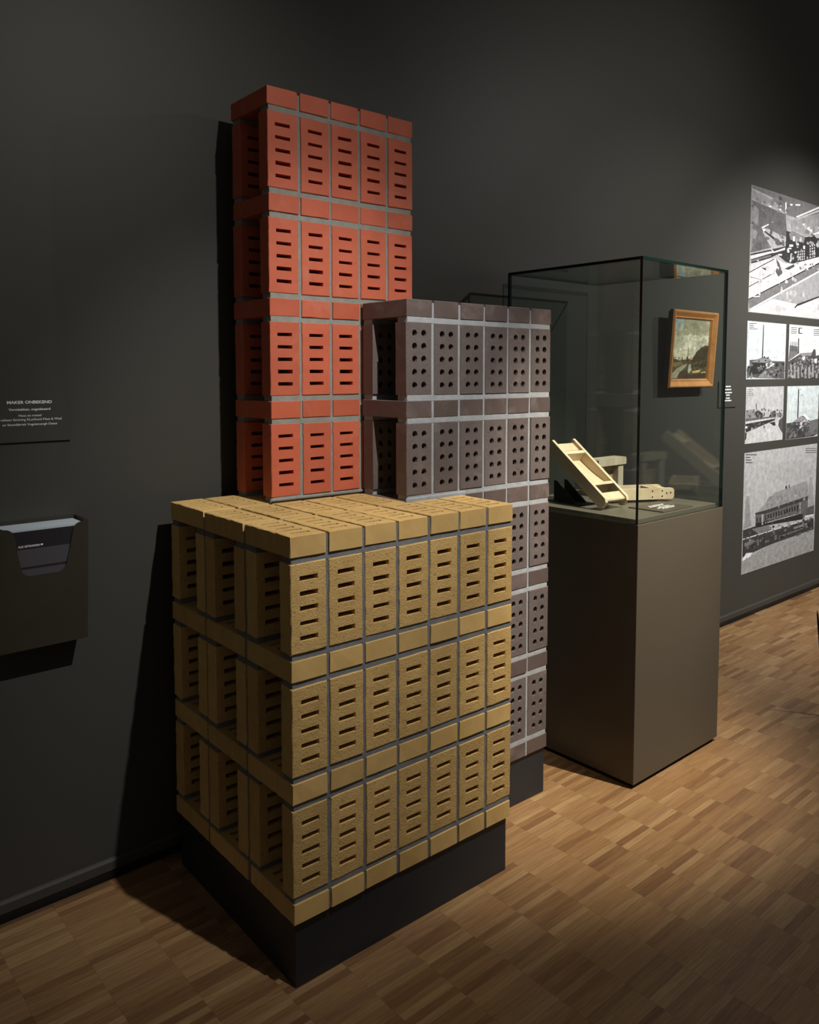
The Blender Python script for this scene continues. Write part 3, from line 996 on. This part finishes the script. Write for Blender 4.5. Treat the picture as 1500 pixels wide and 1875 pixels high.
PRINTS = {
 'A': '.3 .006,.997 .906,1 .91,.939 .593,.841 .436,.847 .26,.942 .007,.968;.5 .007,.976 .281,.949 .276,.938 .008,.962;.4 .008,.962 .261,.935 .191,.876 .011,.893;.24 .006,.886 .191,.869 .436,.847 .467,.662 .169,.689 .129,.676 .258,.544 .004,.469;.36 .002,.872 .092,.825 .09,.643 .004,.469;.72 .128,.689 .315,.783 .321,.776 .139,.68;.8 .139,.677 .179,.684 .18,.667 .14,.66;.5 .199,.694 .457,.654 .453,.612 .382,.612 .175,.67;.08 .175,.669 .382,.61 .427,.595 .373,.587 .165,.661;.42 .482,.801 .91,.939 .919,.782 .775,.723 .716,.714 .53,.734;.8 .58,.856 .906,1 .907,.985 .587,.845;.6 .587,.84 .908,.971 .909,.957 .593,.831;.9 .786,.729 .919,.782 .92,.766 .805,.722;.1 .453,.715 .716,.7 .921,.753 .932,.552 .614,.44 .455,.455 .323,.506 .449,.578;.33 .531,.727 .716,.704 .696,.648 .512,.648 .488,.693;.1 .005,.46 .449,.584 .451,.551 .262,.464 .023,.385;.66 .01,.448 .259,.517 .302,.513 .016,.42;.28 .017,.413 .261,.488 .266,.475 .022,.4;.66 .248,.542 .301,.52 .444,.573 .44,.552 .291,.505;.66 .008,.383 .304,.467 .456,.442 .556,.451 .932,.559 .934,.523 .595,.354 0,.121 0,.365;.2 .325,.466 .369,.438 .422,.356 .364,.319 .325,.358 .349,.408;.12 .001,.318 .304,.463 .309,.457 .001,.31;.15 .143,.37 .224,.373 .215,.352 .184,.355;.15 .437,.392 .568,.449 .58,.429 .503,.393;.2 .001,.205 .309,.35 .315,.344 .001,.197;.3 .012,.284 .137,.274 .137,.27 .013,.277;.9 0,.118 .934,.523 .935,.511 0,.107;.06 0,.105 .935,.508 .936,.495 .001,.096;.3 .001,.095 .936,.494 .939,.44 .013,.025;.78 .013,.025 .939,.436 .94,.424 .028,.018;.45 .126,.059 .94,.418 .952,.21 .631,.112 .299,.13;.68 0,.004 .299,.13 .631,.112 .952,.21 .964,.004;.1 .593,.081 .631,.112 .952,.21 .953,.197 .689,.111 .632,.094 .61,.074;.92 .61,.074 .632,.094 .673,.1 .662,.078;.9 .498,.605 .548,.612 .549,.595 .499,.587;.9 .473,.55 .5,.554 .501,.539 .474,.535;.9 .544,.681 .571,.685 .573,.644 .546,.64;.9 .598,.63 .627,.634 .628,.617 .599,.613;.9 .691,.623 .717,.626 .718,.598 .693,.595;.9 .355,.507 .402,.513 .403,.5 .356,.494;.9 .483,.576 .527,.582 .527,.571 .483,.565;.9 .741,.792 .776,.798 .778,.77 .742,.764;.9 .783,.778 .813,.783 .815,.755 .785,.75;.9 .258,.921 .274,.924 .275,.898 .259,.895;.9 .354,.917 .378,.921 .379,.906 .355,.902;.9 .217,.877 .254,.884 .254,.875 .217,.868;.9 .327,.871 .374,.88 .375,.871 .327,.862;.9 .47,.94 .525,.951 .525,.937 .47,.927;.9 .427,.944 .442,.947 .446,.859 .431,.857;.9 .564,.956 .632,.969 .632,.957 .565,.944;.9 .675,.813 .703,.818 .704,.801 .676,.796;.9 .122,.159 .14,.161 .14,.148 .122,.146;.9 .518,.532 .529,.534 .533,.472 .521,.471;.9 .573,.557 .598,.561 .599,.547 .574,.543;.9 .043,.131 .133,.139 .133,.132 .044,.125;.75 .619,.567 .63,.568 .631,.555 .619,.553;.75 .62,.545 .631,.546 .632,.532 .621,.531;.75 .621,.522 .632,.524 .633,.51 .622,.509;.75 .622,.5 .634,.502 .634,.488 .623,.486;.75 .646,.573 .658,.574 .658,.56 .647,.559;.75 .647,.55 .659,.552 .66,.538 .648,.537;.75 .648,.528 .66,.53 .661,.516 .649,.514;.75 .65,.506 .661,.507 .662,.493 .65,.492;.75 .674,.579 .685,.58 .686,.566 .674,.565;.75 .675,.556 .686,.558 .687,.544 .676,.542;.75 .676,.534 .688,.535 .688,.521 .677,.52;.75 .677,.512 .689,.513 .69,.499 .678,.498;.75 .701,.585 .713,.586 .714,.572 .702,.571;.75 .703,.562 .714,.564 .715,.55 .703,.548;.75 .704,.54 .716,.541 .716,.527 .705,.526;.75 .705,.517 .717,.519 .718,.505 .706,.503;.7 .785,.64 .798,.642 .799,.627 .786,.625;.7 .787,.616 .8,.617 .8,.603 .787,.601;.7 .788,.592 .801,.593 .802,.579 .789,.577;.7 .789,.567 .802,.569 .803,.555 .79,.553;.7 .791,.543 .804,.545 .805,.531 .791,.529;.7 .816,.648 .829,.65 .83,.636 .817,.634;.7 .817,.624 .831,.626 .831,.612 .818,.61;.7 .819,.6 .832,.602 .833,.588 .82,.586;.7 .82,.576 .833,.578 .834,.563 .821,.562;.7 .822,.552 .835,.553 .836,.539 .822,.537;.7 .847,.657 .861,.659 .861,.645 .848,.643;.7 .849,.633 .862,.635 .863,.621 .849,.619;.7 .85,.609 .863,.611 .864,.596 .851,.594;.7 .851,.584 .865,.586 .866,.572 .852,.57;.7 .853,.56 .866,.562 .867,.548 .854,.546',
 'B1': '.2 .019,.327 .252,.344 .403,.386 .54,.382 .642,.323 .989,.321 .99,.003 .013,.029;.12 .386,.955 .408,.954 .407,.38 .376,.379;.38 .103,.3 .384,.37 .58,.363 .672,.307 .465,.291;.08 .425,.405 .46,.406 .462,.379 .427,.379;.08 .52,.395 .555,.396 .556,.369 .521,.368;.1 .123,.287 .466,.289 .47,.18 .358,.093 .075,.081;.7 .482,.278 .643,.304 .724,.27 .568,.194 .489,.187;.15 .525,.268 .584,.277 .586,.228 .528,.207;.7 .018,.353 .075,.321 .071,.198 .022,.172;.4 .284,.034 .471,.153 .675,.022;.5 .015,.055 .265,.027 .013,.026;.2 .036,.961 .222,.972 .222,.96 .037,.949;.2 .037,.93 .152,.937 .152,.925 .038,.918;.2 .039,.899 .161,.906 .161,.894 .039,.888;.2 .04,.868 .248,.879 .249,.868 .04,.857',
 'B2': '.18 0,.316 .347,.456 .729,.501 .787,.568 .837,.555 .856,.438 .966,.455 .993,0 .007,0;.3 .027,.618 .274,.597 .279,.505 .322,.477 0,.323;.4 .322,.473 .729,.497 .708,.435 .42,.415;.85 .421,.401 .503,.424 .52,.323 .448,.329;.85 .798,.371 .897,.387 .89,.291 .815,.29;.12 .275,.753 .305,.754 .317,.477 .285,.476;.1 .274,.949 .395,.955 .401,.844 .279,.838;.9 .312,.936 .405,.941 .41,.861 .316,.857;.1 .053,.681 .069,.682 .078,.507 .062,.506;.1 .096,.683 .112,.683 .121,.508 .105,.507;.1 .14,.684 .156,.685 .165,.509 .149,.509;.1 .183,.686 .199,.687 .209,.51 .193,.51;.1 .227,.688 .243,.688 .253,.511 .236,.511;.45 .056,.267 .111,.268 .123,.028 .069,.028;.45 .167,.24 .223,.241 .236,0 .18,0;.45 .28,.213 .336,.213 .349,0 .293,0;.45 .39,.271 .447,.271 .46,.026 .403,.027;.45 .505,.243 .563,.244 .577,0 .519,0;.45 .623,.215 .681,.215 .695,0 .636,0;.45 .737,.274 .796,.275 .81,.025 .751,.025;.45 .857,.246 .918,.247 .932,0 .872,0;.2 .044,.947 .236,.957 .237,.944 .045,.934;.2 .046,.913 .229,.922 .229,.91 .046,.901;.2 .048,.88 .235,.889 .236,.876 .048,.867;.2 .049,.846 .228,.854 .228,.842 .05,.834;.2 .753,.944 .937,.953 .938,.94 .754,.931;.2 .755,.909 .939,.918 .94,.905 .756,.896;.2 .757,.874 .931,.882 .932,.869 .758,.861;.2 .759,.839 .933,.847 .934,.834 .76,.826',
 'B3': '.42 .005,.595 .224,.606 .329,.445 .007,.446;.15 .227,.532 .303,.596 .444,.521 .428,.44 .289,.447;.15 .599,.442 .666,.538 .779,.561 .805,.448 .713,.422;.4 .813,.489 .96,.51 1,.436 .838,.418;.25 .007,.446 .732,.451 .737,.429 .004,.396;.68 .004,.396 .733,.429 .755,.408 .005,.353;.12 .005,.353 .755,.406 .787,.381 .239,.254 .03,.201 .006,.249;.66 .031,.194 .239,.254 .777,.376 .886,.37 .87,.275 .933,.186 1,.124 1,0 .01,.002;.2 .886,.37 1,.436 1,.123 .933,.186 .874,.275;.12 .624,.339 .778,.351 .798,.28 .74,.275;.3 .255,.699 .279,.698 .283,.59 .26,.591;.1 .004,.209 .042,.191 .035,.087 .002,.06;.8 0,.31 .054,.313 .056,.279 .001,.27;.35 .028,.961 .188,.958 .189,.946 .029,.949;.35 .03,.929 .144,.927 .144,.915 .03,.917;.35 .031,.897 .18,.894 .18,.882 .031,.886;.35 .032,.866 .204,.861 .205,.849 .033,.854',
 'B4': '.16 .004,.311 .182,.316 .412,.392 .505,.431 .73,.317 1,.344 1,.009 .004,.002;.12 .326,.944 .356,.943 .362,.388 .324,.39;.42 .181,.321 .445,.431 .617,.364 .416,.317;.68 .416,.302 .617,.364 .686,.32 .564,.238 .399,.176;.95 .492,.444 .563,.465 .723,.347 .655,.343;.3 .73,.31 .999,.332 1,.062 .673,.025;.6 .871,.011 1,.049 1,.001;.4 .382,.943 .439,.942 .44,.929 .383,.93;.5 .4,.834 .481,.832 .481,.819 .4,.821',
 'C': '.57 .265,.801 .438,.877 .785,.872 .966,.792 .97,.72 .571,.678;.45 .035,.646 .069,.641 .111,.385 .016,.379;.5 .894,.708 .932,.692 .987,.429 .901,.426;.46 .186,.492 .398,.623 .849,.67 .886,.607 .891,.523 .279,.493;.1 .546,.663 .568,.661 .57,.635 .548,.638;.15 .593,.667 .606,.666 .607,.638 .594,.64;.15 .154,.487 .279,.49 .891,.527 .893,.494 .281,.46 .155,.469;.26 .158,.468 .281,.46 .886,.495 .89,.361 .815,.323 .271,.357 .162,.365;.1 .161,.4 .812,.379 .815,.323 .271,.357 .163,.343;.55 .237,.462 .259,.461 .259,.369 .242,.37;.5 .757,.484 .776,.485 .782,.379 .762,.378;.7 .284,.383 .745,.385 .746,.379 .284,.377;.08 .281,.445 .297,.446 .299,.407 .283,.407;.08 .316,.447 .332,.447 .334,.409 .318,.408;.08 .351,.448 .367,.449 .369,.41 .353,.41;.08 .387,.45 .403,.45 .405,.411 .389,.411;.08 .423,.451 .439,.452 .441,.413 .424,.412;.08 .459,.453 .475,.453 .477,.414 .461,.414;.08 .495,.454 .512,.455 .514,.415 .497,.415;.08 .532,.456 .549,.456 .551,.417 .534,.416;.08 .569,.457 .586,.458 .588,.418 .571,.418;.08 .607,.459 .624,.459 .626,.419 .609,.419;.08 .645,.461 .662,.461 .664,.421 .647,.42;.08 .683,.462 .701,.462 .703,.422 .685,.422;.08 .722,.464 .74,.464 .742,.424 .724,.423;.6 .321,.539 .338,.536 .339,.521 .321,.524;.6 .439,.547 .457,.544 .458,.529 .44,.532;.6 .561,.556 .58,.553 .581,.537 .562,.54;.6 .687,.565 .707,.562 .708,.546 .688,.549;.1 .174,.444 .189,.442 .19,.404 .176,.406;.1 .211,.442 .226,.439 .227,.401 .213,.404;.22 .893,.422 .987,.427 .987,.335 .847,.348;.85 .847,.35 .987,.344 .987,.331 .847,.336;.14 .006,.367 .163,.376 .391,.302 .985,.313 .991,.199 .323,.176 .008,.142;.35 .115,.357 .329,.356 .376,.31 .202,.303;.7 .009,.297 .985,.319 .985,.307 .009,.286;.35 .024,.254 .147,.267 .135,.232 .039,.223;.4 .5,.229 .819,.241 .82,.234 .501,.221;.4 .686,.274 .884,.28 .885,.26 .688,.254;.5 .007,.115 .337,.178 .983,.201 .994,.011 .917,0 .45,.004 .007,.009;.85 .009,.123 .055,.169 .131,.158 .125,.136 .01,.111;.2 .013,.991 .151,.978 .151,.97 .014,.983;.2 .014,.969 .074,.964 .075,.955 .015,.961;.2 .015,.948 .089,.94 .089,.932 .016,.939;.2 .016,.926 .104,.917 .104,.909 .017,.918;.3 .821,.974 .991,.959 .992,.95 .821,.965;.3 .822,.956 .992,.941 .993,.931 .822,.947;.3 .823,.937 .993,.922 .994,.913 .823,.928',
}
# photographs
PANELS = {'A': (4195, 5246, 1704, 2452, .33, 'large aerial photograph of the brickworks, topmost print on the wall'),
          'B1': (4192, 4712, 1301, 1652, .60, 'print of a tall chimney over low houses, upper left of the four small prints'),
          'B2': (4757, 5246, 1304, 1653, .62, 'print of sheds with a framed caption, upper right of the four small prints'),
          'B3': (4198, 4706, 909, 1254, .46, 'print of a winding canal with trees, lower left of the four small prints'),
          'B4': (4757, 5246, 904, 1253, .62, 'print of a chimney behind a gabled house, lower right of the four small prints'),
          'C': (4200, 5246, 104, 853, .44, 'large photograph of a long brick building with steep roof, lowest print on the wall')}
# soft dabs of tone: u0, u1, v0, v1, count, darkest, lightest, size
DABS = {'A': [(.02, .5, .80, .97, 26, .05, .22, .020), (.02, .42, .50, .80, 26, .07, .12, .030), (.05, .6, .24, .42, 40, .28, .62, .014), (.45, .98, .42, .62, 46, .01, .50, .012),
              (.3, .98, .02, .22, 10, .34, .44, .030), (.55, .98, .62, .85, 24, .10, .40, .025)],
        'B1': [(.02, .98, .02, .28, 60, .01, .18, .030), (.3, .7, .2, .33, 16, .02, .45, .018)],
        'B2': [(.02, .98, .02, .36, 70, .01, .30, .028), (.3, .9, .3, .44, 18, .05, .50, .018)],
        'B3': [(.02, .98, .42, .60, 46, .03, .25, .022), (.1, .7, .02, .26, 22, .40, .62, .030), (.02, .5, .26, .36, 20, .02, .20, .022)],
        'B4': [(.02, .98, .03, .30, 60, .01, .20, .030), (.3, .7, .2, .36, 16, .05, .45, .016)],
        'C': [(.02, .98, .19, .33, 90, .01, .22, .014), (.02, .98, .02, .16, 70, .25, .36, .014), (.25, .85, .36, .46, 40, .03, .22, .008), (.3, .9, .48, .60, 30, .23, .30, .016)]}
for k, (s0, s1, z0, z1, base, lab) in PANELS.items():
    o = empty('wall_photograph', wp(s0 / 1000, 0, z0 / 1000 + F), TH)
    tag(o, lab, 'photograph', 'black and white photographs on the wall')
    wd, ht = (s1 - s0) / 1000, (z1 - z0) / 1000
    m = MB(); m.box(0, wd, -.0012, -.0002, 0, ht); m.build('backing', M['white_print'], o)
    blue = k in ('B1', 'B4')
    tint = (.86, .97, 1.0) if blue else (.95, .97, 1.0)
    polys = [(tuple(base * t for t in tint), [(0, 0), (1, 0), (1, 1), (0, 1)])]
    for part in PRINTS[k].split(';'):
        tk = part.split()
        g = float(tk[0]) ** 1.6
        polys.append((tuple(g * t for t in (.97, .97, 1.0)), [tuple(float(q) for q in p.split(',')) for p in tk[1:]]))
    for (u0, u1, v0, v1, cnt, g0, g1, sz) in DABS[k]:
        for _ in range(cnt):
            u, v, q = random.uniform(u0, u1), random.uniform(v0, v1), random.uniform(g0, g1)
            a_, h_ = random.uniform(.4, 1.6) * sz, random.uniform(.4, 1.3) * sz * wd / ht * .7
            t_ = [random.uniform(-.3, .3) * sz for _ in range(4)]
            pl = [(u - a_ + t_[0], v - h_ * .3), (u - a_ * .2, v - h_ + t_[1]), (u + a_, v - h_ * .2 + t_[2]), (u + a_ * .5, v + h_ * .8), (u - a_ * .5 + t_[3], v + h_)]
            polys.append(((q, q, q * 1.02), [(min(1, max(0, x_)), min(1, max(0, y_))) for x_, y_ in pl]))
    layered_print('printed_image', polys, wd, ht, M['photo'], o, -.0014)

# slim black post leaning at the far right
def tube(name, p0, p1, r0, r1, mat, parent, n=10):
    d = (p1 - p0); q = d.to_track_quat('Z', 'Y').to_matrix().to_4x4()
    mx = Matrix.Translation(p0) @ q
    m_ = MB()
    for z, r in ((0, r0), (d.length, r1)):
        for k_ in range(n):
            m_.v.append(tuple(mx @ Vector((r * math.cos(2 * math.pi * k_ / n), r * math.sin(2 * math.pi * k_ / n), z))))
    m_.f.append(tuple(range(n - 1, -1, -1))); m_.m.append(0)
    m_.f.append(tuple(range(n, 2 * n))); m_.m.append(0)
    for k_ in range(n):
        m_.f.append((k_, (k_ + 1) % n, n + (k_ + 1) % n, n + k_)); m_.m.append(0)
    return m_.build(name, mat, parent)


tip = wp(3.072, .900, .305 + F)
base = tip + r2 * .055; base.z = 0
post = empty('barrier_post', base)
tag(post, 'slim black leaning post with pale tip at the right edge of the floor', 'post')
tp_, bs_ = tip - base, Vector((0, 0, 0))
tube('shaft', bs_ + Vector((0, 0, .004)), bs_ + tp_ * .97, .010, .0035, M['iron'], post)
tube('tip', bs_ + tp_ * .97, bs_ + tp_, .0035, .002, M['tip'], post)
tube('foot', bs_ + Vector((0, 0, .0003)), bs_ + Vector((0, 0, .005)), .016, .016, M['iron'], post, 16)
